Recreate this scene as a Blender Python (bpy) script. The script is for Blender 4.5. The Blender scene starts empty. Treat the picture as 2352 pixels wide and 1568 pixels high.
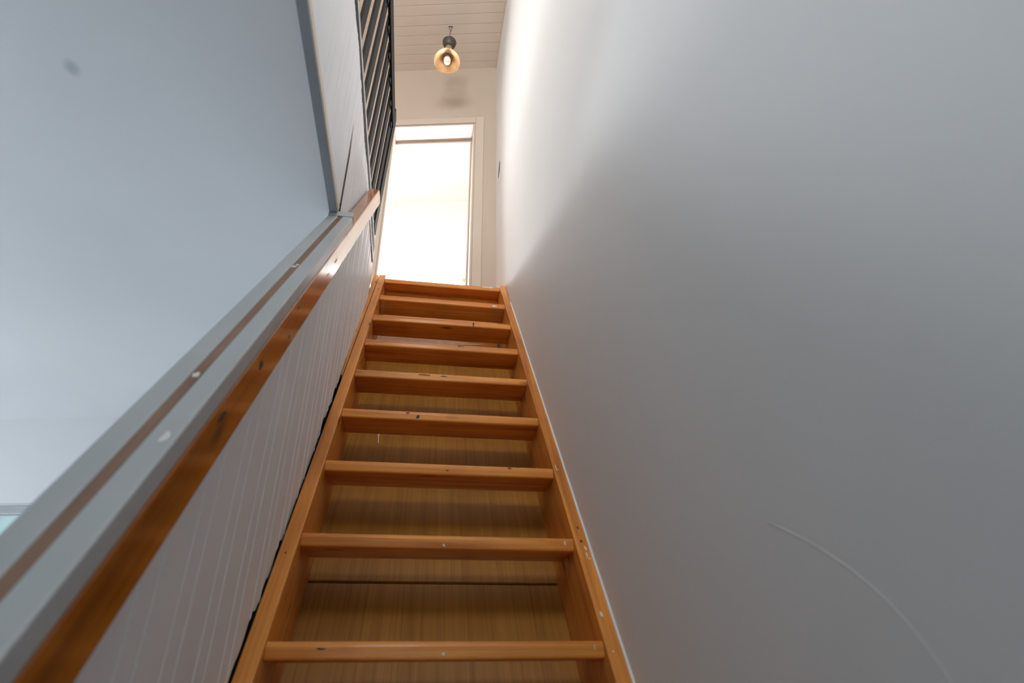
import bpy, bmesh, math, random
from mathutils import Matrix, Vector

# ------------------------------------------------------------------ camera, world, light, exposure
scene = bpy.context.scene
col = scene.collection
random.seed(7)

def srgb(r, g, b):
    f = lambda v: (v / 12.92 if v <= 0.04045 else ((v + 0.055) / 1.055) ** 2.4)
    return tuple(f(c / 255.0) for c in (r, g, b)) + (1.0,)

CAM = Vector((0.2584, -1.2967, -0.0611))
PITCH, YAW, ROLL = math.radians(29.3805), math.radians(9.2853), math.radians(-0.6368)
fw = Vector((math.sin(YAW) * math.cos(PITCH), math.cos(YAW) * math.cos(PITCH), math.sin(PITCH)))
rt0 = Vector((math.cos(YAW), -math.sin(YAW), 0))
up0 = rt0.cross(fw)
rt = math.cos(ROLL) * rt0 + math.sin(ROLL) * up0
up = -math.sin(ROLL) * rt0 + math.cos(ROLL) * up0
cam_d = bpy.data.cameras.new('camera')
cam = bpy.data.objects.new('camera', cam_d)
col.objects.link(cam)
M = Matrix((rt, up, -fw)).transposed().to_4x4()
M.translation = CAM
cam.matrix_world = M
cam_d.sensor_fit = 'HORIZONTAL'
cam_d.sensor_width = 36.0
cam_d.lens = 36.0 * 1365.08 / 2352.0
cam_d.clip_start = 0.02
cam_d.dof.use_dof = True
cam_d.dof.focus_distance = 3.0
cam_d.dof.aperture_fstop = 4.0
scene.camera = cam

scene.view_settings.view_transform = 'Standard'
scene.view_settings.look = 'None'
scene.view_settings.gamma = 1.0
scene.view_settings.use_curve_mapping = False
scene.view_settings.exposure = 0.40

world = bpy.data.worlds.new('sky')
scene.world = world
world.use_nodes = True
bg = world.node_tree.nodes['Background']
bg.inputs[0].default_value = (0.50, 0.74, 0.80, 1.0)
bg.inputs[1].default_value = 0.85

SKEW = math.radians(11.0)

def daylight(name, loc, direction, sx, sy, watts, colour, spread=180):
    d = bpy.data.lights.new(name, 'AREA')
    d.shape = 'RECTANGLE'
    d.size, d.size_y = sx, sy
    d.energy = watts
    d.color = colour
    o = bpy.data.objects.new(name, d)
    o.location = loc
    o.rotation_euler = Vector(direction).to_track_quat('-Z', 'Y').to_euler()
    d.spread = math.radians(spread)
    o.visible_camera = True
    col.objects.link(o)
    return o

# daylight outside the window of the room behind the door
daylight('daylight_room_window', (-0.07, 3.92, 2.90), (-0.19, -0.98, 0), 1.50, 0.36, 132, (1.0, 0.99, 0.98), 80)
daylight('daylight_room_sky', (-0.05, 4.25, 3.30), (-0.19, -0.98, 0), 2.6, 2.2, 360, (0.97, 0.99, 1.0))
# daylight outside the window of the upper hall
daylight('daylight_hall_window', (-2.42, 0.55, 3.35), (1, 0, -0.02), 1.2, 1.2, 6, (1.0, 0.97, 0.93))
# added light from an unseen rear hall opening, brightens the stairwell and nosings
daylight('added_light_hall_rear', (-0.70, -2.78, 3.35), (0, 1, -0.02), 2.2, 1.3, 104, (0.97, 0.985, 1.0))
# daylight outside the windows of the lower room
daylight('daylight_lower_side_window', (-3.72, 0.95, -0.35), (1, 0, 0.0), 1.5, 1.2, 38, (0.90, 0.925, 1.0))
daylight('daylight_lower_rear_window', (-0.35, -4.22, 0.2), (0.0, 1, 0.0), 1.6, 1.3, 5, (0.93, 0.97, 1.0))

# ------------------------------------------------------------------ materials
def new_mat(name):
    m = bpy.data.materials.new(name)
    m.use_nodes = True
    nt = m.node_tree
    return m, nt, nt.nodes['Principled BSDF']

def N(nt, kind, **kw):
    n = nt.nodes.new(kind)
    for k, v in kw.items():
        setattr(n, k, v)
    return n

def ramp(nt, stops, fac, interp='LINEAR'):
    r = N(nt, 'ShaderNodeValToRGB')
    r.color_ramp.interpolation = interp
    e = r.color_ramp.elements
    while len(e) < len(stops):
        e.new(0.5)
    for el, (p, c) in zip(e, stops):
        el.position = p
        el.color = c
    nt.links.new(fac, r.inputs[0])
    return r

def mixc(nt, fac, a, b, blend='MIX'):
    m = N(nt, 'ShaderNodeMix', data_type='RGBA', blend_type=blend)
    if isinstance(fac, (int, float)):
        m.inputs[0].default_value = fac
    else:
        nt.links.new(fac, m.inputs[0])
    for k, v in ((6, a), (7, b)):
        if isinstance(v, tuple):
            m.inputs[k].default_value = v
        else:
            nt.links.new(v, m.inputs[k])
    return m.outputs[2]

def coords(nt, rot=(0, 0, 0), scale=(1, 1, 1), rand=True):
    tc = N(nt, 'ShaderNodeTexCoord')
    src = tc.outputs['Object']
    if rand:
        oi = N(nt, 'ShaderNodeObjectInfo')
        mu = N(nt, 'ShaderNodeMath', operation='MULTIPLY')
        mu.inputs[1].default_value = 37.0
        nt.links.new(oi.outputs['Random'], mu.inputs[0])
        ad = N(nt, 'ShaderNodeVectorMath', operation='ADD')
        nt.links.new(src, ad.inputs[0])
        nt.links.new(mu.outputs[0], ad.inputs[1])
        src = ad.outputs[0]
    # rotation first (so that the grain runs along local x), then the scale
    mp0 = N(nt, 'ShaderNodeMapping', vector_type='TEXTURE')
    mp0.inputs['Rotation'].default_value = rot
    nt.links.new(src, mp0.inputs[0])
    mp = N(nt, 'ShaderNodeMapping')
    mp.inputs['Scale'].default_value = scale
    nt.links.new(mp0.outputs[0], mp.inputs[0])
    return mp0.outputs[0], mp.outputs[0]

def noise(nt, vec, scale, detail=4.0, rough=0.55, dist=0.0):
    n = N(nt, 'ShaderNodeTexNoise')
    n.inputs['Scale'].default_value = scale
    n.inputs['Detail'].default_value = detail
    n.inputs['Roughness'].default_value = rough
    n.inputs['Distortion'].default_value = dist
    nt.links.new(vec, n.inputs['Vector'])
    return n.outputs[0]

def bump(nt, bsdf, height, strength, dist=0.002):
    b = N(nt, 'ShaderNodeBump')
    b.inputs['Strength'].default_value = strength
    b.inputs['Distance'].default_value = dist
    nt.links.new(height, b.inputs['Height'])
    nt.links.new(b.outputs[0], bsdf.inputs['Normal'])

def wood(name, light, mid, dark, rot=(0, 0, 0), rough=0.35, coat=0.0, knots=True, stretch=22.0, fine=1.0, specks=0.0, spec=0.5):
    m, nt, b = new_mat(name)
    raw, v = coords(nt, rot, (1.0, stretch, stretch))
    n1 = noise(nt, v, 1.4, 6, 0.6, 0.6)
    c = ramp(nt, [(0.28, dark), (0.48, mid), (0.72, light)], n1).outputs[0]
    raw2, v2 = coords(nt, rot, (2.0, 160.0 * fine, 160.0 * fine))
    n2 = noise(nt, v2, 1.0, 3, 0.6)
    g = ramp(nt, [(0.3, (0.72, 0.72, 0.72, 1)), (0.6, (1, 1, 1, 1))], n2).outputs[0]
    c = mixc(nt, 0.6, c, g, 'MULTIPLY')
    n3 = noise(nt, raw, 3.0, 3, 0.6)
    g3 = ramp(nt, [(0.3, (0.66, 0.62, 0.58, 1)), (0.62, (1.06, 1.05, 1.04, 1))], n3).outputs[0]
    c = mixc(nt, 0.7, c, g3, 'MULTIPLY')
    if knots:
        _, vk = coords(nt, rot, (4.2, 11.0, 11.0))
        vo = N(nt, 'ShaderNodeTexVoronoi')
        vo.inputs['Scale'].default_value = 1.0
        nt.links.new(vk, vo.inputs['Vector'])
        kf = ramp(nt, [(0.05, (1, 1, 1, 1)), (0.11, (0.35, 0.35, 0.35, 1)), (0.17, (0, 0, 0, 1))], vo.outputs['Distance']).outputs[0]
        c = mixc(nt, kf, c, tuple(x * 0.22 for x in dark[:3]) + (1,))
    if specks:
        vs = N(nt, 'ShaderNodeTexVoronoi')
        vs.inputs['Scale'].default_value = 38.0
        nt.links.new(raw, vs.inputs['Vector'])
        sf = ramp(nt, [(0.03, (1, 1, 1, 1)), (0.055, (0, 0, 0, 1))], vs.outputs['Distance']).outputs[0]
        sp = N(nt, 'ShaderNodeSeparateColor')
        nt.links.new(vs.outputs['Color'], sp.inputs[0])
        gt = N(nt, 'ShaderNodeMath', operation='LESS_THAN')
        gt.inputs[1].default_value = specks
        nt.links.new(sp.outputs[0], gt.inputs[0])
        mm = N(nt, 'ShaderNodeMath', operation='MULTIPLY')
        nt.links.new(sf, mm.inputs[0])
        nt.links.new(gt.outputs[0], mm.inputs[1])
        c = mixc(nt, mm.outputs[0], c, srgb(205, 190, 165))
    nt.links.new(c, b.inputs['Base Color'])
    b.inputs['Roughness'].default_value = rough
    b.inputs['Coat Weight'].default_value = coat
    b.inputs['Specular IOR Level'].default_value = spec
    b.inputs['Coat Roughness'].default_value = 0.12
    bump(nt, b, n2, 0.25, 0.0006)
    return m

def paint(name, colour, rough=0.6, vary=0.06, scale=1.6, bumps=0.12, fine=60.0):
    m, nt, b = new_mat(name)
    tc = N(nt, 'ShaderNodeTexCoord')
    v = tc.outputs['Object']
    n1 = noise(nt, v, scale, 3, 0.5)
    lo = tuple(x * (1 - vary) for x in colour[:3]) + (1,)
    hi = tuple(min(1, x * (1 + vary)) for x in colour[:3]) + (1,)
    c = ramp(nt, [(0.3, lo), (0.7, hi)], n1).outputs[0]
    nt.links.new(c, b.inputs['Base Color'])
    b.inputs['Roughness'].default_value = rough
    if bumps:
        bump(nt, b, noise(nt, v, fine, 3, 0.6), bumps, 0.0008)
    return m

TH = math.atan2(0.23687, 0.189276)          # pitch of the stair
HT = 0.8886                                  # pitch of the handrail

MAT = {}
MAT['pine'] = wood('orange_varnished_pine', srgb(244, 168, 80), srgb(228, 144, 56), srgb(180, 98, 30), rough=0.38, coat=0.12, specks=0.03, spec=0.35)
MAT['pine_slope'] = wood('orange_varnished_pine_along_slope', srgb(234, 160, 80), srgb(218, 140, 60), srgb(182, 104, 38), rot=(0, 0, 0), rough=0.4, coat=0.12, specks=0.03, spec=0.35)
MAT['ply'] = wood('brown_veneer_plywood', srgb(176, 124, 46), srgb(164, 112, 38), srgb(146, 96, 28), rough=0.5, knots=False, stretch=70, fine=1.8)
MAT['beam'] = wood('dark_amber_varnished_beam', srgb(194, 112, 16), srgb(168, 90, 8), srgb(124, 62, 5), rough=0.32, coat=0.75)
MAT['bare_wood'] = wood('bare_brown_wood_stripe', srgb(160, 128, 108), srgb(142, 110, 92), srgb(122, 92, 76), rough=0.6, knots=False)
MAT['floor_wood'] = wood('honey_floor_boards', srgb(186, 134, 84), srgb(168, 116, 70), srgb(140, 92, 52), rough=0.4, coat=0.2)
MAT['floor_dark'] = wood('dark_brown_floor_boards', srgb(120, 84, 56), srgb(104, 70, 44), srgb(84, 54, 34), rough=0.4)
MAT['dark_wood'] = wood('near_black_stained_wood', srgb(27, 25, 24), srgb(20, 19, 19), srgb(14, 13, 13), rough=0.6, knots=False, spec=0.15)
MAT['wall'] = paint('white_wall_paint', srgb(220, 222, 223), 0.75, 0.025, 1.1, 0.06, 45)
MAT['wall_hall'] = paint('warm_light_tinted_wall_paint', srgb(180, 165, 150), 0.6, 0.03, 1.4, 0.08)  # warm hall light tinted into the white wall colour
MAT['room'] = paint('bright_white_room_paint', srgb(244, 245, 246), 0.7, 0.02, 1.4, 0.05)
MAT['floor_pale'] = paint('pale_grey_floor', srgb(196, 200, 202), 0.5, 0.05, 2.0, 0.05)
MAT['ceil_board'] = paint('warm_light_tinted_board_paint', srgb(214, 203, 192), 0.6, 0.03, 3.0, 0.05)  # white boards with the hall's warm light put into the colour
MAT['casing'] = paint('white_door_frame_paint', srgb(190, 176, 163), 0.55, 0.02, 2.0, 0.04)  # same warm hall light mixed into the frame white
MAT['panel'] = paint('grey_white_panel_paint', srgb(230, 232, 235), 0.6, 0.035, 4.0, 0.05)
MAT['cap'] = paint('light_grey_cap_paint', srgb(176, 180, 182), 0.38, 0.05, 5.0, 0.05)
MAT['batten'] = paint('slate_grey_trim', srgb(132, 138, 143), 0.5, 0.07, 7.0, 0.05)  # darker grey for the batten below the edge strip
MAT['cream'] = paint('cream_edge', srgb(212, 200, 186), 0.5, 0.05, 9.0, 0.05)  # pale cream for the strip above the batten
MAT['black'] = paint('black_gap_fill', srgb(26, 26, 28), 0.8, 0.3, 60.0, 0.3)  # stands for the darkness of open gaps; also colours the brackets
MAT['caulk'] = paint('white_caulk', srgb(225, 224, 222), 0.5, 0.04, 20.0, 0.2)
MAT['chip'] = paint('spilt_white_paint', srgb(220, 208, 190), 0.5, 0.05, 60.0, 0.2)
MAT['torn'] = paint('torn_pale_board', srgb(176, 146, 126), 0.7, 0.12, 30.0, 0.3)
MAT['plastic'] = paint('olive_grey_lamp_plastic', srgb(152, 132, 104), 0.45, 0.05, 20, 0.05)
MAT['canopy'] = paint('dark_olive_ribbed_metal', srgb(70, 65, 55), 0.45, 0.15, 60, 0.2)
MAT['cord'] = paint('brown_lamp_cord', srgb(66, 48, 40), 0.6, 0.1, 30, 0.1)
MAT['latch'] = paint('brass_window_latch', srgb(190, 160, 100), 0.35, 0.05, 30, 0.05)

def shade_mat():
    m, nt, b = new_mat('amber_enamel_lamp_shade')
    raw, _ = coords(nt, rand=False)
    c = ramp(nt, [(0.35, srgb(208, 164, 116)), (0.65, srgb(226, 186, 140))], noise(nt, raw, 22, 3)).outputs[0]
    nt.links.new(c, b.inputs['Base Color'])
    b.inputs['Roughness'].default_value = 0.35
    return m
MAT['shade'] = shade_mat()

def bulb_mat():
    m, nt, b = new_mat('white_bulb_glass')
    raw, _ = coords(nt, rand=False)
    c = ramp(nt, [(0.3, srgb(240, 228, 216)), (0.7, srgb(248, 240, 232))], noise(nt, raw, 30, 2)).outputs[0]
    nt.links.new(c, b.inputs['Base Color'])
    b.inputs['Roughness'].default_value = 0.25
    return m
MAT['bulb'] = bulb_mat()

def ceiling_mat():
    m, nt, b = new_mat('smooth_white_ceiling')
    tc = N(nt, 'ShaderNodeTexCoord')
    v = tc.outputs['Object']
    base = ramp(nt, [(0.3, srgb(214, 217, 219)), (0.7, srgb(224, 226, 228))], noise(nt, v, 0.9, 3)).outputs[0]
    mp = N(nt, 'ShaderNodeMapping', vector_type='TEXTURE')     # one grey smudge on the ceiling
    mp.inputs['Location'].default_value = (-0.618, -0.238, 1.205)
    mp.inputs['Rotation'].default_value = (0, 0, math.radians(15))
    mp.inputs['Scale'].default_value = (0.026, 0.036, 1.0)
    nt.links.new(v, mp.inputs[0])
    ln = N(nt, 'ShaderNodeVectorMath', operation='LENGTH')
    nt.links.new(mp.outputs[0], ln.inputs[0])
    f = ramp(nt, [(0.15, (0.55, 0.55, 0.55, 1)), (0.95, (0, 0, 0, 1))], ln.outputs['Value'], 'EASE').outputs[0]
    c = mixc(nt, f, base, srgb(150, 160, 168))
    nt.links.new(c, b.inputs['Base Color'])
    b.inputs['Roughness'].default_value = 0.55
    bump(nt, b, noise(nt, v, 40, 3), 0.05, 0.0006)
    return m
MAT['ceil_low'] = ceiling_mat()

def glass_mat():
    m = bpy.data.materials.new('clear_window_glass')
    m.use_nodes = True
    nt = m.node_tree
    nt.nodes.clear()
    out = N(nt, 'ShaderNodeOutputMaterial')
    tr = N(nt, 'ShaderNodeBsdfTransparent')
    gl = N(nt, 'ShaderNodeBsdfGlossy')
    gl.inputs['Roughness'].default_value = 0.02
    fr = N(nt, 'ShaderNodeFresnel')
    fr.inputs[0].default_value = 1.45
    mx = N(nt, 'ShaderNodeMixShader')
    nt.links.new(fr.outputs[0], mx.inputs[0])
    nt.links.new(tr.outputs[0], mx.inputs[1])
    nt.links.new(gl.outputs[0], mx.inputs[2])
    nt.links.new(mx.outputs[0], out.inputs[0])
    return m
MAT['glass'] = glass_mat()

# ------------------------------------------------------------------ mesh helpers
def mesh(name, verts, faces):
    me = bpy.data.meshes.new(name)
    me.from_pydata([tuple(v) for v in verts], [], faces)
    bm = bmesh.new()
    bm.from_mesh(me)
    bmesh.ops.recalc_face_normals(bm, faces=bm.faces)
    bm.to_mesh(me)
    bm.free()
    return me

def put(name, me, mat, parent=None, bevel=0.0, smooth=False, seg=2, loc=(0, 0, 0), rot=(0, 0, 0)):
    o = bpy.data.objects.new(name, me)
    col.objects.link(o)
    if mat is not None and not me.materials:
        me.materials.append(MAT[mat])
    o.location = loc
    o.rotation_euler = rot
    if parent:
        o.parent = parent
    if bevel:
        md = o.modifiers.new('bevel', 'BEVEL')
        md.width = bevel
        md.segments = seg
        md.limit_method = 'ANGLE'
        md.angle_limit = math.radians(30)
    if smooth:
        for p in me.polygons:
            p.use_smooth = True
    return o

def boxes(name, lst):
    v, f = [], []
    for (x0, x1, y0, y1, z0, z1) in lst:
        b = len(v)
        v += [(x0, y0, z0), (x1, y0, z0), (x1, y1, z0), (x0, y1, z0), (x0, y0, z1), (x1, y0, z1), (x1, y1, z1), (x0, y1, z1)]
        f += [tuple(b + i for i in q) for q in ((0, 3, 2, 1), (4, 5, 6, 7), (0, 1, 5, 4), (1, 2, 6, 5), (2, 3, 7, 6), (3, 0, 4, 7))]
    return mesh(name, v, f)

def box(name, x0, x1, y0, y1, z0, z1):
    return boxes(name, [(x0, x1, y0, y1, z0, z1)])

def prism_x(name, poly, x0, x1):            # polygon in (y, z), extruded along x
    n = len(poly)
    v = [(x0, y, z) for y, z in poly] + [(x1, y, z) for y, z in poly]
    f = [tuple(range(n)), tuple(range(2 * n - 1, n - 1, -1))]
    f += [(i, (i + 1) % n, n + (i + 1) % n, n + i) for i in range(n)]
    return mesh(name, v, f)

def prism_z(name, poly, z0, z1):            # polygon in (x, y), extruded along z
    n = len(poly)
    v = [(x, y, z0) for x, y in poly] + [(x, y, z1) for x, y in poly]
    f = [tuple(range(n)), tuple(range(2 * n - 1, n - 1, -1))]
    f += [(i, (i + 1) % n, n + (i + 1) % n, n + i) for i in range(n)]
    return mesh(name, v, f)

def lathe(name, prof, seg=40, closed_ends=False):  # profile of (radius, z) about the z axis
    v, f = [], []
    for r, z in prof:
        for k in range(seg):
            a = 2 * math.pi * k / seg
            v.append((r * math.cos(a), r * math.sin(a), z))
    for i in range(len(prof) - 1):
        for k in range(seg):
            f.append((i * seg + k, i * seg + (k + 1) % seg, (i + 1) * seg + (k + 1) % seg, (i + 1) * seg + k))
    if closed_ends:
        f.append(tuple(range(seg)))
        f.append(tuple(range((len(prof) - 1) * seg, len(prof) * seg)))
    return mesh(name, v, f)

def tube(name, pts, r, seg=8):
    v, f = [], []
    pts = [Vector(p) for p in pts]
    for i, p in enumerate(pts):
        t = (pts[min(i + 1, len(pts) - 1)] - pts[max(i - 1, 0)]).normalized()
        a = t.cross(Vector((0.3, 0.9, 0.2))).normalized()
        b = t.cross(a)
        for k in range(seg):
            w = 2 * math.pi * k / seg
            v.append(p + r * (math.cos(w) * a + math.sin(w) * b))
    for i in range(len(pts) - 1):
        for k in range(seg):
            f.append((i * seg + k, i * seg + (k + 1) % seg, (i + 1) * seg + (k + 1) % seg, (i + 1) * seg + k))
    f.append(tuple(range(seg)))
    f.append(tuple(range((len(pts) - 1) * seg, len(pts) * seg)))
    return mesh(name, v, f)

def root(name, loc, label=None, cat=None, group=None, kind=None):
    o = bpy.data.objects.new(name, None)
    o.empty_display_size = 0.1
    o.location = loc
    col.objects.link(o)
    tag(o, label, cat, group, kind)
    return o

def tag(o, label=None, cat=None, group=None, kind=None):
    for k, v in (('label', label), ('category', cat), ('group', group), ('kind', kind)):
        if v:
            o[k] = v
    return o

def adopt(parent, o):                        # keep the part where it is
    o.parent = parent
    o.matrix_parent_inverse = Matrix.Translation(-Vector(parent.location))
    return o

# ------------------------------------------------------------------ key dimensions
G, R = 0.189276, 0.23687                     # going and rise of one step
W = 0.65                                     # clear width between the stringers
XW = 0.686                                   # face of the right wall
ZF = -5 * R                                  # lower floor
ZL = 8 * R                                   # landing
ZC = 1.205                                   # lower ceiling
ZH = 4.517                                   # upper ceiling
cT, sT = math.cos(TH), math.sin(TH)
cH, sH = math.cos(HT), math.sin(HT)
def stair(s, o):                             # along the pitch, off the nosing line -> (y, z)
    return (s * cT - o * sT, s * sT + o * cT)
def rail(s, o):
    return (s * cH - o * sH, s * sH + o * cH)
def end_y(x, back=0.0):                      # the cross walls run askew
    return 1.988 + math.tan(SKEW) * (XW - x) + back

# ------------------------------------------------------------------ setting: lower room
def structure(o, label=None):
    o['kind'] = 'structure'
    if label:
        o['label'] = label
    return o

structure(put('floor_lower', box('floor_lower', -3.7, 0.80, -4.1, 3.2, ZF - 0.1, ZF), 'floor_pale'), 'pale floor of the lower room')
structure(put('ceiling_lower', boxes('ceiling_lower', [(-3.9, -0.069, -4.3, 3.2, ZC, ZC + 0.03), (-0.069, XW, -4.3, -2.05, ZC, ZC + 0.03)]), 'ceil_low'), 'smooth white ceiling of the lower room with one grey smudge')
structure(put('wall_right', box('wall_right', XW, XW + 0.14, -4.1, 2.02, ZF, ZH + 0.1), 'wall'), 'tall plain white wall beside the stairs')
structure(put('wall_rear', boxes('wall_rear', [(-3.7, -1.15, -4.2, -4.1, ZF, ZC), (0.45, XW, -4.2, -4.1, ZF, ZC), (-1.15, 0.45, -4.2, -4.1, ZF, -0.45), (-1.15, 0.45, -4.2, -4.1, 0.85, ZC)]), 'wall'), 'rear wall of the lower room')
structure(put('wall_lower_left', boxes('wall_lower_left', [(-3.75, -3.65, -4.1, 0.2, ZF, ZC + 0.02), (-3.75, -3.65, 1.7, 3.1, ZF, ZC + 0.02), (-3.75, -3.65, 0.2, 1.7, ZF, -0.95), (-3.75, -3.65, 0.2, 1.7, 0.25, ZC + 0.02)]), 'wall'), 'left wall of the lower room')

def skew_wall_piece(x0, x1, base, thick):    # plan of a piece of a cross wall; base(x) is its front face
    return [(x0, base(x0)), (x1, base(x1)), (x1, base(x1) + thick), (x0, base(x0) + thick)]
low_y = lambda x: 2.069 + math.tan(SKEW) * (-1.405 - x)
# lower far wall with its window
WX0, WX1, WZ0, WZ1 = -3.1, -1.45, -0.6, 0.742
v, f = [], []
for (x0, x1, z0, z1) in ((-3.7, WX0, ZF, ZC), (WX1, -0.069, ZF, ZC), (WX0, WX1, ZF, WZ0), (WX0, WX1, WZ1, ZC)):
    pm = prism_z('t', skew_wall_piece(x0, x1, low_y, 0.2), z0, z1)
    b0 = len(v)
    v += [tuple(q.co) for q in pm.vertices]
    f += [tuple(b0 + i for i in p.vertices) for p in pm.polygons]
    bpy.data.meshes.remove(pm)
structure(put('wall_lower_far', mesh('wall_lower_far', v, f), 'wall'), 'pale far wall of the lower room above its window')
w1 = root('window_1', (-1.7, 2.2, -0.6), 'white window with pale blue daylight low beside the handrail', kind='structure')
def skew_bar(name, x0, x1, z0, z1, inset, thick, mat, parent, base=low_y):
    return adopt(parent, put(name, prism_z(name, [(x, y + inset) for x, y in skew_wall_piece(x0, x1, base, thick)], z0, z1), mat, bevel=0.003 if mat != 'glass' else 0))
skew_bar('frame_head', WX0, WX1, WZ1 - 0.042, WZ1, 0.05, 0.06, 'cap', w1)
skew_bar('frame_sill', WX0, WX1, WZ0, WZ0 + 0.05, 0.05, 0.06, 'cap', w1)
skew_bar('frame_jamb', WX0, WX0 + 0.05, WZ0, WZ1, 0.05, 0.06, 'cap', w1)
skew_bar('frame_jamb', WX1 - 0.05, WX1, WZ0, WZ1, 0.05, 0.06, 'cap', w1)
skew_bar('pane', WX0 + 0.05, WX1 - 0.05, WZ0 + 0.05, WZ1 - 0.042, 0.075, 0.005, 'glass', w1)

# ------------------------------------------------------------------ setting: upper hall
structure(put('floor_upper', boxes('floor_upper', [(-2.35, -0.085, -2.65, 2.3, ZL - 0.10, ZL), (-0.085, XW, -2.65, -2.05, ZL - 0.10, ZL), (-0.085, XW, 8 * G + 0.13, 2.05, ZL - 0.10, ZL)]), 'floor_wood'), 'boarded floor of the upper hall and landing')
structure(put('wall_hall_left', boxes('wall_hall_left', [(-2.45, -2.35, -2.7, -0.05, ZC + 0.031, ZH), (-2.45, -2.35, 1.15, 2.7, ZC + 0.031, ZH), (-2.45, -2.35, -0.05, 1.15, ZC + 0.031, 2.75), (-2.45, -2.35, -0.05, 1.15, 3.95, ZH)]), 'wall_hall'), 'left wall of the upper hall')
structure(put('wall_hall_rear', boxes('wall_hall_rear', [(-2.45, -1.8, -2.75, -2.65, ZC + 0.03, ZH), (0.4, XW, -2.75, -2.65, ZC + 0.03, ZH), (-1.8, 0.4, -2.75, -2.65, ZC + 0.03, 2.7), (-1.8, 0.4, -2.75, -2.65, 4.0, ZH)]), 'wall_hall'), 'rear wall of the upper hall')
structure(put('wall_stairwell_rear', box('wall_stairwell_rear', -0.069, XW, -2.10, -2.05, ZC + 0.03, ZL - 0.10), 'wall_hall'), 'rear face of the stairwell opening')
# end wall with the doorway
DX0, DX1, DZ1 = -0.1275, 0.521, 3.829
DT = 0.195
v, f = [], []
for (x0, x1, z0, z1) in ((-2.45, DX0, 1.25, ZH), (DX1, XW, 1.25, ZH), (DX0, DX1, DZ1, ZH), (DX0, DX1, 1.25, ZL)):
    pm = prism_z('t', skew_wall_piece(x0, x1, end_y, DT), z0, z1)
    b0 = len(v)
    v += [tuple(q.co) for q in pm.vertices]
    f += [tuple(b0 + i for i in p.vertices) for p in pm.polygons]
    bpy.data.meshes.remove(pm)
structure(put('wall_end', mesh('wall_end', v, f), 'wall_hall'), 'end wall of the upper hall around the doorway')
d1 = root('door_1', (0.2, end_y(0.2), ZL), 'open white doorway into an overexposed bright room', kind='structure')
CW = 0.068
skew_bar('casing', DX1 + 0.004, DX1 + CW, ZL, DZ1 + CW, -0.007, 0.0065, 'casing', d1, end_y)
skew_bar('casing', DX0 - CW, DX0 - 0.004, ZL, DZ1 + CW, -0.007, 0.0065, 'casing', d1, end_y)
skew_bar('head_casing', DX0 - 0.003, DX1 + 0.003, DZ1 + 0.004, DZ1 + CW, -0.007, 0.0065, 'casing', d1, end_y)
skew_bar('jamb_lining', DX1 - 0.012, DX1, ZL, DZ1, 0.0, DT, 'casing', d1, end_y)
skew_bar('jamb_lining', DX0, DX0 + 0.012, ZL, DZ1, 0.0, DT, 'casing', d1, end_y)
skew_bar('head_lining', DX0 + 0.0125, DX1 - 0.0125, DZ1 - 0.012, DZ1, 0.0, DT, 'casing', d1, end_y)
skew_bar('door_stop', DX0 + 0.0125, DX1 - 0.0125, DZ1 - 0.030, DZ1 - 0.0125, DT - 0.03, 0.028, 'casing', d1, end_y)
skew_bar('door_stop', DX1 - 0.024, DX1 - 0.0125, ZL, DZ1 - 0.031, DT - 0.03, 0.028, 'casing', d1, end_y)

# board ceiling of the hall
ce = structure(put('ceiling_upper', boxes('ceiling_upper', [(-2.45, XW, -2.7, 2.7, ZH + 0.012, ZH + 0.06)]), 'ceil_board'), 'cream tongue and groove board ceiling')
PB = 0.0853
mb = prism_z('ceiling_board', [(-2.3, math.tan(SKEW) * 2.3), (XW - 0.006, -math.tan(SKEW) * (XW - 0.006)), (XW - 0.006, -math.tan(SKEW) * (XW - 0.006) + PB - 0.002), (-2.3, math.tan(SKEW) * 2.3 + PB - 0.002)], 0, 0.012)
yb = 1.575 - math.tan(SKEW) * 0.17           # board joint measured at x = -0.17
for i in range(-12, 9):
    y0 = yb + i * PB
    put('ceiling_board', mb, 'ceil_board', ce, bevel=0.0015, seg=1, loc=(0, y0, ZH))
t5 = structure(put('trim_2', box('trim_2', XW - 0.006, XW - 0.0005, -2.6, 1.98, ZH - 0.012, ZH + 0.011), 'ceil_board'), 'thin cream strip where board ceiling meets right wall')

# room behind the door
rm_y = lambda x: 3.667 + math.tan(SKEW) * (0.5993 - x)
RX0, RX1 = -1.5, 1.5
QX0, QX1, QZ0, QZ1 = -0.75, 0.612, 2.72, 3.545
structure(put('floor_room', box('floor_room', RX0, RX1, 2.05, 4.2, ZL - 0.15, ZL - 0.002), 'floor_dark'), 'floor of the room behind the door')
structure(put('ceiling_room', prism_z('ceiling_room', [(RX0 - 0.1, end_y(RX0 - 0.1, 0.1)), (RX1 + 0.1, end_y(RX1 + 0.1, 0.1)), (RX1 + 0.1, 4.4), (RX0 - 0.1, 4.4)], ZH, ZH + 0.1), 'room'), 'white ceiling of the room behind the door')
structure(put('wall_room_left', box('wall_room_left', RX0 - 0.1, RX0, 2.3, 4.4, ZL - 0.1, ZH), 'room'), 'left wall of the bright room')
structure(put('wall_room_right', box('wall_room_right', RX1, RX1 + 0.1, 1.8, 4.4, ZL - 0.1, ZH), 'room'), 'right wall of the bright room')
structure(put('wall_room_front', prism_z('wall_room_front', skew_wall_piece(XW, RX1 + 0.1, end_y, DT), ZL - 0.1, ZH), 'room'), 'front wall of the bright room')
v, f = [], []
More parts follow.
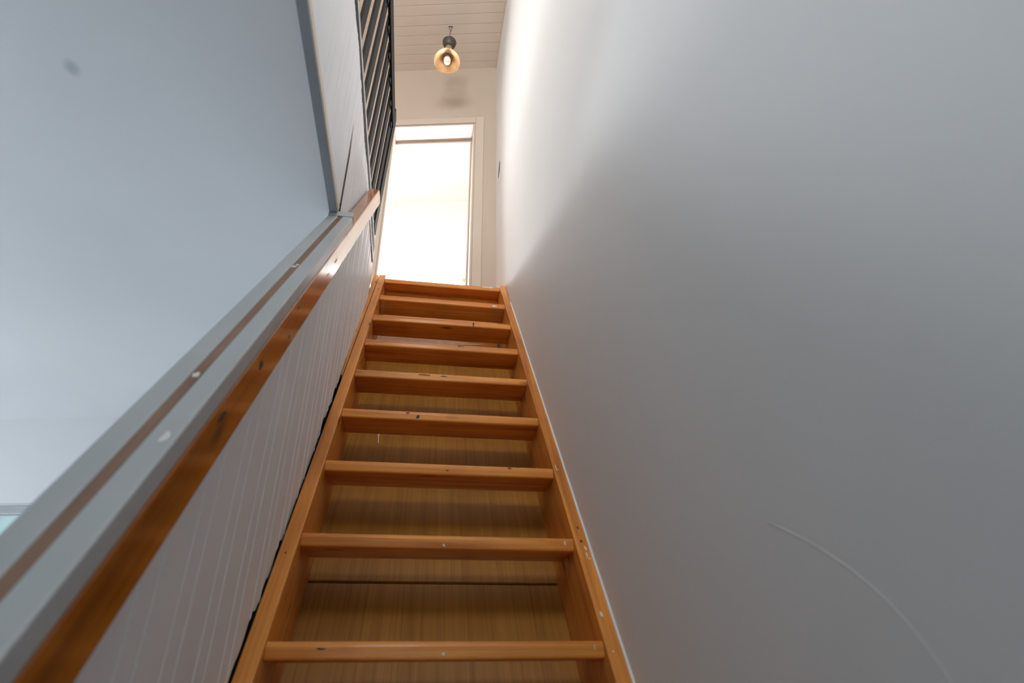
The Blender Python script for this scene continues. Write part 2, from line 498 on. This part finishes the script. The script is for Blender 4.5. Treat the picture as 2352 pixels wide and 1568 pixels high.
for (x0, x1, z0, z1) in ((RX0, QX0, ZL, ZH), (QX1, RX1, ZL, ZH), (QX0, QX1, ZL, QZ0), (QX0, QX1, QZ1, ZH)):
    pm = prism_z('t', skew_wall_piece(x0, x1, rm_y, 0.1), z0, z1)
    b0 = len(v)
    v += [tuple(q.co) for q in pm.vertices]
    f += [tuple(b0 + i for i in p.vertices) for p in pm.polygons]
    bpy.data.meshes.remove(pm)
structure(put('wall_room_far', mesh('wall_room_far', v, f), 'room'), 'far wall of the bright room')
w2 = root('window_2', (0.0, 3.75, QZ0), 'blown out window seen through the doorway', kind='structure')
skew_bar('frame_head', QX0, QX1, QZ1 - 0.04, QZ1, 0.0, 0.05, 'room', w2, rm_y)
skew_bar('frame_sill', QX0, QX1, QZ0, QZ0 + 0.04, 0.0, 0.05, 'room', w2, rm_y)
skew_bar('frame_jamb', QX1 - 0.035, QX1, QZ0 + 0.041, QZ1 - 0.041, 0.0, 0.05, 'room', w2, rm_y)
skew_bar('frame_jamb', QX0, QX0 + 0.035, QZ0 + 0.041, QZ1 - 0.041, 0.0, 0.05, 'room', w2, rm_y)
skew_bar('pane', QX0 + 0.036, QX1 - 0.036, QZ0 + 0.041, QZ1 - 0.041, 0.02, 0.005, 'glass', w2, rm_y)
lt = skew_bar('latch', QX1 - 0.052, QX1 - 0.012, QZ1 - 0.118, QZ1 - 0.088, -0.02, 0.018, 'latch', w2, rm_y)

# small marks on the right wall
hk = put('wall_gouge', mesh('wall_gouge', [(XW + 0.0005, 1.752, 3.165), (XW + 0.0005, 1.790, 3.120), (XW + 0.0005, 1.850, 3.075), (XW + 0.0005, 1.800, 3.085), (XW - 0.004, 1.765, 3.158), (XW - 0.006, 1.785, 3.115), (XW - 0.003, 1.838, 3.080), (XW - 0.005, 1.790, 3.095)],
     [(0, 1, 5, 4), (1, 2, 6, 5), (2, 3, 7, 6), (3, 0, 4, 7), (4, 5, 6, 7)]), 'cord')
hk.parent = bpy.data.objects['wall_right']
rid = [(-0.610, 0.100), (-0.6402, 0.086), (-0.6759, 0.0668), (-0.7067, 0.0477), (-0.7336, 0.0287), (-0.7569, 0.0097), (-0.7769, -0.0099), (-0.7934, -0.0312), (-0.8075, -0.0528), (-0.82, -0.08), (-0.835, -0.13)]
o = put('plaster_ridge', tube('plaster_ridge', [(XW + 0.0016, y, z) for y, z in rid], 0.0020, 10), 'wall', bpy.data.objects['wall_right'], smooth=True)

# ------------------------------------------------------------------ staircase
st = root('staircase', (0.325, 0.0, ZF), 'steep open staircase of worn orange varnished pine climbing to the doorway', 'staircase')
def sloped(name, x0, x1, s0, s1, o0, o1, mat, parent, bevel=0.003, ang=TH, cut_top=None):
    # a board laid along the pitch: built flat along its own x so that the grain runs along it, then tilted
    me = box(name, 0, s1 - s0, -x1, -x0, o0, o1)
    c, s = math.cos(ang), math.sin(ang)
    ob = put(name, me, mat, bevel=bevel)
    ob.matrix_world = Matrix(((0, -1, 0, 0), (c, 0, -s, s0 * c), (s, 0, c, s0 * s), (0, 0, 0, 1)))
    if parent:
        mw = ob.matrix_world.copy()
        ob.parent = parent
        ob.matrix_parent_inverse = Matrix.Translation(-Vector(parent.location))
    return ob

def stringer(x0, x1, ztop, mat='pine_slope'):
    # pitch-aligned coordinates (s, o); level cut at the top, floor cut at the bottom
    def s_at(z, o):
        return (z - o * cT) / sT
    o0, o1 = -0.235, 0.004
    poly = [(s_at(ZF, o0), o0), (s_at(ZF, o1), o1), (s_at(ztop, o1), o1), (s_at(ztop, o0), o0)]
    n = 4
    v = [(s, -x0, o) for s, o in poly] + [(s, -x1, o) for s, o in poly]
    f = [(0, 1, 2, 3), (7, 6, 5, 4)] + [(i, (i + 1) % n, n + (i + 1) % n, n + i) for i in range(n)]
    ob = put('stringer', mesh('stringer', v, f), mat, bevel=0.003)
    ob.matrix_world = Matrix(((0, -1, 0, 0), (cT, 0, -sT, 0), (sT, 0, cT, 0), (0, 0, 0, 1)))
    adopt(st, ob)
    return ob
stringer(-0.036, 0.0, 1.931)
stringer(W, XW - 0.003, 1.925)

# treads: one mesh, rounded nose
prof = []
TK, TD = 0.033, 0.145
for k in range(7):
    a = math.pi / 2 + (math.pi / 2) * k / 6
    prof.append((0.013 + 0.013 * math.cos(a), -0.013 + 0.013 * math.sin(a)))
for k in range(4):
    a = math.pi + (math.pi / 2) * k / 3
    prof.append((0.006 + 0.006 * math.cos(a), -TK + 0.006 + 0.006 * math.sin(a)))
prof += [(TD, -TK), (TD, 0.0)]
mt = prism_x('tread', [(y - 0.004, z) for y, z in prof], 0.0005, W - 0.0005)
for i in range(-4, 8):
    t = put('tread', mt, 'pine')
    t.location = (0, i * G, i * R)
    t.rotation_euler = (0, 0, 0)
    adopt(st, t)
# landing nosing and the trimmer below it
t = put('landing_nosing', mt, 'pine')
t.location = (0, 8 * G, 8 * R)
adopt(st, t)
adopt(st, put('trimmer_board', box('trimmer_board', 0.0005, W - 0.0005, 8 * G + 0.085, 8 * G + 0.12, 1.20, 8 * R - TK - 0.001), 'pine', bevel=0.002))

# plywood backing in two sheets, with a thin dark joint between them
sj = (0.378 - 0.2 * sT) / cT
sloped('backing_sheet', -0.001, W + 0.001, -1.38, sj - 0.002, -0.208, -0.201, 'ply', st, 0.001)
sloped('backing_sheet', -0.001, W + 0.001, sj + 0.004, 1.93, -0.206, -0.198, 'ply', st, 0.001)
sloped('backing_joint', -0.001, W + 0.001, sj - 0.05, sj + 0.05, -0.216, -0.209, 'black', st, 0)
# filler strip between the left stringer and the panelled wall
sa, sb = 1.15, 2.471
vv = []
for o in (0.001, -0.08):
    d = 0.0 if o > 0 else -0.06
    vv += [(sa, 0.0425, o), (sa, 0.0385, o), (sb + d, 0.0385, o), (sb + d, 0.066, o)]
fs = put('filler_strip', mesh('filler_strip', vv, [(0, 1, 2, 3), (7, 6, 5, 4), (0, 1, 5, 4), (1, 2, 6, 5), (2, 3, 7, 6), (3, 0, 4, 7)]), 'pine_slope')
fs.matrix_world = Matrix(((0, -1, 0, 0), (cT, 0, -sT, 0), (sT, 0, cT, 0), (0, 0, 0, 1)))
adopt(st, fs)
# torn pale piece left on the backing under an upper tread
def on_ply(x, y, z, lift=0.0):
    return (x, y - lift * sT, z + lift * cT)
tri = [(0.003, 1.436, 1.480), (0.30, 1.426, 1.470), (0.555, 1.407, 1.4445), (0.49, 1.398, 1.434), (0.40, 1.386, 1.420), (0.20, 1.370, 1.399), (0.003, 1.345, 1.368)]
vv = [on_ply(*p, 0.0015) for p in tri] + [on_ply(*p, 0.005) for p in tri]
n = len(tri)
adopt(st, put('torn_scrap', mesh('torn_scrap', vv, [tuple(range(n)), tuple(range(2 * n - 1, n - 1, -1))] + [(i, (i + 1) % n, n + (i + 1) % n, n + i) for i in range(n)]), 'torn'))

# paint spills: thin blobs on the wood
def blob(name, pts, normal, mat='chip', thick=0.0012, parent=st):
    nv = Vector(normal).normalized()
    a = [Vector(p) - 0.0004 * nv for p in pts]
    b = [Vector(p) + thick * nv for p in pts]
    k = len(pts)
    me = mesh(name, a + b, [tuple(range(k)), tuple(range(2 * k - 1, k - 1, -1))] + [(i, (i + 1) % k, k + (i + 1) % k, k + i) for i in range(k)])
    return adopt(parent, put(name, me, mat))
ns = (0, -sT, cT)
def disc_on(pt, normal, u, w, ru, rw, jag=0.25, k=12, rnd=random.Random(3)):
    u, w, pt = Vector(u), Vector(w), Vector(pt)
    out = []
    for i in range(k):
        a = 2 * math.pi * i / k
        q = 1 + jag * (rnd.random() - 0.5) * 2
        out.append(pt + u * ru * q * math.cos(a) + w * rw * q * math.sin(a))
    return out
ux, us = (1, 0, 0), (0, cT, sT)
for (x, s, ru, rw) in ((0.6609, 0.062, 0.0035, 0.007), (0.6585, 0.606, 0.0012, 0.014), (0.6615, 0.592, 0.0035, 0.0015), (0.6715, 0.262, 0.0025, 0.008), (0.6700, 0.238, 0.0015, 0.010), (0.674, 0.226, 0.002, 0.003), (0.662, -0.03, 0.0015, 0.0025)):
    y, z = stair(s, 0.004)
    blob('paint_spot', disc_on((x, y, z), ns, ux, us, ru, rw), ns)
for (x, s, ru, rw) in ((0.668, 0.338, 0.0022, 0.006), (0.6665, 0.288, 0.0032, 0.0045), (-0.02, 2.30, 0.006, 0.003), (-0.018, 2.21, 0.005, 0.004), (-0.02, 0.23, 0.002, 0.003)):
    y, z = stair(s, 0.004)
    blob('knot', disc_on((x, y, z), ns, ux, us, ru, rw), ns, 'cord', 0.0006)
nf = (0, -1, 0)
for (x, i, dz, ru, rw) in ((0.627, 1, -0.013, 0.003, 0.006), (0.33, 1, -0.024, 0.003, 0.003), (0.595, 7, -0.020, 0.016, 0.005), (0.33, 0, -0.022, 0.003, 0.003), (0.63, 0, -0.012, 0.001, 0.005), (0.34, 4, -0.028, 0.010, 0.0012), (0.58, 8, -0.010, 0.030, 0.005)):
    blob('paint_spot', disc_on((x, i * G - 0.004, i * R + dz), nf, ux, (0, 0, 1), ru, rw, 0.45), nf)
for (x, i, dz, ru, rw) in ((0.244, 3, -0.022, 0.006, 0.006), (0.21, 3, -0.009, 0.007, 0.002), (0.255, 4, -0.011, 0.028, 0.002), (0.33, 4, -0.012, 0.012, 0.002), (0.52, 2, -0.006, 0.006, 0.0015), (0.34, 2, -0.020, 0.004, 0.0015), (0.40, 5, -0.009, 0.018, 0.0015), (0.47, 6, -0.020, 0.004, 0.011), (0.10, 0, -0.013, 0.008, 0.0015)):
    blob('knot', disc_on((x, i * G - 0.004, i * R + dz), nf, ux, (0, 0, 1), ru, rw, 0.3), nf, 'cord', 0.0006)
yz0, yz1 = (0.8348, 0.7291), (0.7846, 0.6663)
blob('paint_drip', [on_ply(0.100, yz0[0], yz0[1], 0.0), on_ply(0.1095, yz0[0], yz0[1]), on_ply(0.1075, 0.815, 0.704), on_ply(0.1115, yz1[0], yz1[1]), on_ply(0.1085, yz1[0], yz1[1]), on_ply(0.1035, 0.815, 0.704)], ns, thick=0.004)

# white caulk bead between the right stringer and the wall
def pt_st(x, s, o):
    y, z = stair(s, o)
    return (x, y, z)
cb = structure(put('trim_3', tube('trim_3', [pt_st(XW - 0.0022, -1.4 + k * 0.05, 0.004 + 0.0006 * math.sin(k * 1.7)) for k in range(72)], 0.0032, 8), 'caulk', smooth=True), 'thin white caulk line between right stringer and wall')

# ------------------------------------------------------------------ panelled wall beside the stairs
rj = random.Random(11)
def panel_x(y):
    return -0.0395 - 0.010 * max(0.0, y)
BEADS = []
y = -2.28
while y < 1.6:
    BEADS += [y, y + 0.050]
    y += 0.136
BEADS = [b - 0.020 for b in BEADS]
def sheet(name, y0, y1, zb, zt, xf, mat, parent, jag_b=0.0, jag_t=0.0, step=0.006, thick=0.012, beads=True, bh=0.0018):
    ys = []
    yy = y0
    while yy < y1:
        ys.append(yy)
        yy += step
    ys.append(y1)
    if beads:
        for b in BEADS:
            if y0 + 0.006 < b < y1 - 0.006:
                ys += [b - 0.0042, b - 0.0020, b, b + 0.0020, b + 0.0042]
    ys = sorted(set(round(q, 5) for q in ys))
    v, f = [], []
    for q in ys:
        d = 0.0
        if beads:
            db = min(abs(q - b) for b in BEADS)
            if db < 0.0042:
                d = bh * (1 - (db / 0.0042) ** 2)
        x = xf(q) + d
        b0 = zb(q) + jag_b * abs(rj.gauss(0, 1))
        t0 = zt(q) + jag_t * rj.gauss(0, 1)
        v += [(x, q, b0), (x, q, t0), (xf(q) - thick, q, b0), (xf(q) - thick, q, t0)]
    for i in range(len(ys) - 1):
        a, b = 4 * i, 4 * i + 4
        f += [(a, b, b + 1, a + 1), (a + 2, a + 3, b + 3, b + 2), (a, a + 2, b + 2, b), (a + 1, b + 1, b + 3, a + 3)]
    m = 4 * (len(ys) - 1)
    f += [(0, 1, 3, 2), (m, m + 2, m + 3, m + 1)]
    return adopt(parent, put(name, mesh(name, v, f), mat))

s_rail = lambda y: (y + 0.58 * sH) / cH
wp = structure(put('wall_stair_side', prism_x('wall_stair_side', [(rail(-0.95, 0.5)[0], ZF), (1.32, ZF), (1.32, ZL - 0.11), rail(1.93, 0.50), rail(-0.95, 0.50)], -0.0665, -0.0545), 'black'), 'grooved grey white panelling beside the stairs')
structure(put('wall_partition', prism_x('wall_partition', [(rail(-0.95, 0.5)[0], ZF), (1.95, ZF), (1.95, ZC), (0.19, ZC), rail(s_rail(0.15), 0.58), rail(-0.93, 0.58), (rail(-0.95, 0.5)[0], rail(-0.95, 0.5)[1])], -0.0695, -0.0670), 'wall'), 'room side of the low partition under the handrail')
def z_lo(y):                                 # just above the front edge of the stringer
    n = 0.5 * math.sin(y * 13.0 + 0.6) + 0.35 * math.sin(y * 37.0 + 2.0) + 0.3 * math.sin(y * 91.0)
    o = -0.009 + 0.017 * max(0.0, n) + (0.012 * max(0.0, math.sin(y * 9.5 + 1.9)) if y < 0.1 else 0.0)
    return y * math.tan(TH) + o / cT
def z_hi(y):
    return rail((y + 0.55 * sH) / cH, 0.55)[1]
sheet('panel_sheet', rail(-0.95, 0.5)[0], 0.0538, lambda y: max(ZF + 0.003, z_lo(y)), z_hi, panel_x, 'panel', wp, jag_b=0.0016)
z_top = lambda y: min(z_hi(y), 1.9413 + 0.51 * (y - 1.075))
sheet('panel_sheet', 0.0562, 1.1085, z_lo, z_top, panel_x, 'panel', wp, jag_b=0.0016)
sheet('panel_sheet', 1.1105, 1.292, z_lo, lambda y: min(z_top(y), 2.026 - 2.4 * max(0.0, y - 1.243)), panel_x, 'panel', wp, jag_b=0.003, beads=False)

# ------------------------------------------------------------------ fascia above the lower ceiling edge
fa = structure(put('wall_fascia', box('wall_fascia', -0.080, -0.0600, -2.05, 1.30, ZC + 0.031, ZL - 0.105), 'black'), 'grey white grooved boarding on the floor edge above the ceiling')
YK = 0.203
s_from0 = lambda y, o: (y + o * sH) / cH
ftop = lambda y: 1.826 + 0.010 * math.sin(y * 9.0 + 0.8) + 0.005 * math.sin(y * 23)
sheet('fascia_sheet', -2.05, YK - 0.013, lambda y: 1.2325, ftop, lambda y: -0.045, 'panel', fa, jag_t=0.0018, bh=0.0009)
sheet('fascia_sheet', YK + 0.018, 1.25, lambda y: max(1.2325, min(1.80, rail(s_from0(y, 0.548), 0.548)[1])), ftop, lambda y: -0.045, 'panel', fa, jag_t=0.0018, bh=0.0009)
# paint still bridges the upper part of the joint between the two sheets
def fill(name, y0, y1, z0, z1a, z1b, x0, x1, mat):
    v = [(x, y, z) for x in (x0, x1) for (y, z) in ((y0, z0), (y1, z0), (y1, z1b), (y0, z1a))]
    return adopt(fa, put(name, mesh(name, v, [(0, 1, 2, 3), (7, 6, 5, 4), (0, 1, 5, 4), (1, 2, 6, 5), (2, 3, 7, 6), (3, 0, 4, 7)]), mat))
fill('joint_filler', YK - 0.0135, YK + 0.0185, 1.50, 1.838, 1.838, -0.0565, -0.0452, 'panel')
fill('joint_lath', YK - 0.0125, YK - 0.004, 1.25, 1.61, 1.59, -0.0540, -0.0448, 'bare_wood')
fill('joint_gap', YK - 0.004, YK + 0.0178, 1.236, 1.59, 1.49, -0.0560, -0.0450, 'black')  # black block paints the darkness inside the open joint
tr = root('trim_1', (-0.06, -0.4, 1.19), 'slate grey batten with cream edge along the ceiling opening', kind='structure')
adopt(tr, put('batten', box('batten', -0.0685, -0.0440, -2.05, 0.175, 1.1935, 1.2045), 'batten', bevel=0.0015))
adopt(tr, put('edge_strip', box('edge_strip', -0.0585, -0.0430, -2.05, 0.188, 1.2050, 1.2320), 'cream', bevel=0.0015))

# ------------------------------------------------------------------ handrail
hr = root('handrail', (-0.03, -0.8, -0.4), 'sloping handrail with worn grey cap and varnished amber side beam', 'handrail')
XL, XB0, XB1, XR = -0.070, -0.0398, -0.0261, 0.0042
OT = 0.6083                                   # cap surface off the pitch line
def s_from(y, o):
    return (y + o * sH) / cH
SE = s_from(0.180, OT)                        # where the cap stops under the ceiling edge
S0 = -0.95
sloped('cap_board', XL, XB0, S0, SE, OT - 0.027, OT, 'cap', hr, 0.0025, HT)
sloped('cap_board', XB1, XR, S0, SE, OT - 0.027, OT, 'cap', hr, 0.0025, HT)
sloped('bare_stripe', XB0 + 0.0003, XB1 - 0.0003, S0, SE, OT - 0.027, OT - 0.0015, 'bare_wood', hr, 0, HT)
# the beam is cut level at the top
def beam(name, x0, x1, o0, o1, ztop):
    def s_at(z, o):
        return (z - o * cH) / sH
    poly = [(S0, o0), (S0, o1), (s_at(ztop, o1), o1), (s_at(ztop, o0), o0)]
    v = [(s, -x0, o) for s, o in poly] + [(s, -x1, o) for s, o in poly]
    f = [(0, 1, 2, 3), (7, 6, 5, 4)] + [(i, (i + 1) % 4, 4 + (i + 1) % 4, 4 + i) for i in range(4)]
    ob = put(name, mesh(name, v, f), 'beam', bevel=0.004)
    ob.matrix_world = Matrix(((0, -1, 0, 0), (cH, 0, -sH, 0), (sH, 0, cH, 0), (0, 0, 0, 1)))
    return adopt(hr, ob)
beam('side_beam', -0.0385, XR, OT - 0.0955, OT - 0.0275, 1.818)
# a loose end strip lifts off the top end of the cap
es = put('end_strip', box('end_strip', -0.010, 0.016, -XR - 0.001, -XL, 0, 0.005), 'cap', bevel=0.001)
b_y, b_z = rail(SE, OT + 0.0008)
es.matrix_world = Matrix(((0, -1, 0, 0), (cH, 0, -sH, b_y), (sH, 0, cH, b_z), (0, 0, 0, 1))) @ Matrix.Rotation(math.radians(-20), 4, 'Y')
adopt(hr, es)
adopt(hr, put('cap_end_gap', mesh('cap_end_gap', [(XR + 0.0004,) + rail(SE - 0.012, OT - 0.001), (XR + 0.0004,) + rail(SE + 0.004, OT - 0.001), (XR + 0.0004,) + rail(SE + 0.001, OT - 0.028), (XR - 0.002,) + rail(SE + 0.003, OT - 0.001)], [(0, 1, 2), (0, 3, 1), (1, 3, 2), (0, 2, 3)]), 'black'))  # black wedge paints the dark gap under the lifted strip
# chips and knots in the rail
nh = (0, -sH, cH)
for (x, s, ru, rw) in ((-0.033, -0.13, 0.004, 0.008), (-0.008, -0.285, 0.004, 0.010), (-0.035, 0.42, 0.006, 0.006), (-0.031, 0.435, 0.004, 0.005)):
    y, z = rail(s, OT - (0.0015 if XB0 < x < XB1 else 0.0))
    blob('paint_smear', disc_on((x, y, z), nh, ux, (0, cH, sH), ru, rw, 0.3), nh, 'caulk', 0.0006, hr)
nx = (1, 0, 0)
for (s, o, rs, ro) in ((0.02, -0.052, 0.010, 0.006), (-0.155, -0.047, 0.016, 0.005), (0.20, -0.075, 0.006, 0.003), (0.28, -0.045, 0.008, 0.003), (0.72, -0.06, 0.02, 0.0018), (0.60, -0.066, 0.016, 0.0015)):
    y, z = rail(s, OT + o)
    blob('knot', disc_on((XR, y, z), nx, (0, cH, sH), (0, -sH, cH), rs, ro, 0.35), nx, 'cord', 0.0004, hr)

# ------------------------------------------------------------------ balustrade of the upper hall
ba = root('balustrade', (-0.06, 0.4, ZL), 'near black slatted balustrade guarding the upper hall floor edge', 'balustrade')
adopt(ba, put('base_board', box('base_board', -0.0840, -0.0472, -2.0, 1.24, 1.80, 1.8960), 'dark_wood', bevel=0.002))
adopt(ba, put('sole_strip', box('sole_strip', -0.0840, -0.0475, -2.0, 1.23, 1.8965, 1.930), 'cap', bevel=0.002))
LEAN = math.radians(2.2)
ZT = 2.60
def leaning(name, y0, y1, z0, z1, x_at, thick, mat, bevel=0.002):
    tl = math.tan(LEAN)
    v = []
    for z in (z0, z1):
        x = -0.0485 + (z - 1.93) * tl + x_at
        v += [(x - thick, y0, z), (x, y0, z), (x, y1, z), (x - thick, y1, z)]
    return adopt(ba, put(name, mesh(name, v, [(0, 3, 2, 1), (4, 5, 6, 7), (0, 1, 5, 4), (1, 2, 6, 5), (2, 3, 7, 6), (3, 0, 4, 7)]), mat, bevel=bevel))
SW, PT = 0.068, 0.140
for i in range(-15, 7):
    yg = 0.176 + i * PT                       # near edge of each slat
    leaning('slat', yg, yg + SW, 1.9305, ZT + 0.06, -0.001, 0.010, 'dark_wood')
    leaning('bracket', yg + 0.008, yg + 0.034, ZT - 0.028, ZT - 0.002, 0.006, 0.0065, 'black')
leaning('top_rail', -2.0, 1.075, ZT, ZT + 0.10, 0.012, 0.0125, 'dark_wood')
leaning('end_post', 1.105, 1.19, 1.9305, 2.80, 0.004, 0.022, 'dark_wood')

# ------------------------------------------------------------------ pendant lamp
lx, ly = 0.2745, 1.678
lp = root('pendant_lamp', (lx, ly, ZH), 'small flared amber pendant lamp hanging from the board ceiling', 'lamp')
def hang(name, me, mat, smooth=True, dz=0.0):
    o = put(name, me, mat, lp, smooth=smooth)
    o.location = (0, 0, dz)
    return o
hang('cord', tube('cord', [(0.006, 0, -0.004), (0.004, 0, -0.04), (-0.002, 0, -0.09), (-0.004, 0, -0.15), (-0.004, 0, -0.25)], 0.0022, 6), 'cord')
hang('loose_wire', tube('loose_wire', [(-0.012, 0, 0.0), (-0.012, -0.01, -0.03), (-0.006, -0.006, -0.055), (0.0, 0, -0.075)], 0.0014, 6), 'cord')
hang('loose_wire', tube('loose_wire', [(0.014, 0, 0.0), (0.022, -0.012, -0.03), (0.018, -0.008, -0.06), (0.003, 0, -0.075)], 0.0012, 6), 'caulk')
hang('ceiling_hook', tube('ceiling_hook', [(-0.018, 0.0, 0.004), (-0.018, -0.006, -0.012), (-0.006, -0.012, -0.016), (0.006, -0.008, -0.010), (0.012, 0, 0.004)], 0.0035, 8), 'cord')
cup = [(0.006, -0.268), (0.022, -0.266), (0.036, -0.256), (0.047, -0.238), (0.053, -0.216), (0.0545, -0.206), (0.051, -0.206), (0.049, -0.216), (0.034, -0.248), (0.008, -0.261)]
hang('ceiling_cup', lathe('ceiling_cup', cup, 36), 'canopy')
sh = hang('shade', lathe('shade', [(0.0275, -0.3930), (0.0330, -0.4180), (0.038, -0.4460), (0.048, -0.4680), (0.062, -0.4840), (0.080, -0.5000), (0.094, -0.5100), (0.099, -0.5150), (0.0985, -0.5180), (0.093, -0.5140), (0.078, -0.5040), (0.060, -0.4880), (0.046, -0.4710), (0.0365, -0.4470), (0.0315, -0.4180), (0.025, -0.3930)], 56), 'shade')
nk = hang('neck', lathe('neck', [(0.008, -0.276), (0.024, -0.276), (0.0275, -0.284), (0.0285, -0.392), (0.026, -0.392), (0.024, -0.290), (0.008, -0.286)], 36), 'plastic')
so = hang('socket', lathe('socket', [(0.001, -0.3980), (0.0305, -0.4000), (0.0335, -0.4500), (0.0305, -0.4500), (0.0285, -0.4100), (0.001, -0.4080)], 30), 'caulk')
hang('bulb', lathe('bulb', [(0.016, -0.4080), (0.0165, -0.4480), (0.0225, -0.4660), (0.0270, -0.4880), (0.0275, -0.5100), (0.023, -0.5300), (0.013, -0.5410), (0.001, -0.5440)], 30), 'bulb')
piv = Vector((0, 0, -0.28))
for ob in list(lp.children):                  # the lamp head hangs tilted below its cup
    if ob.name.split('.')[0] in ('shade', 'neck', 'socket', 'bulb'):
        q = Matrix.Rotation(math.radians(-11), 3, 'X')
        ob.rotation_euler = q.to_euler()
        ob.location = piv - q @ piv
lp.rotation_euler = (math.radians(-1), math.radians(1.5), 0)
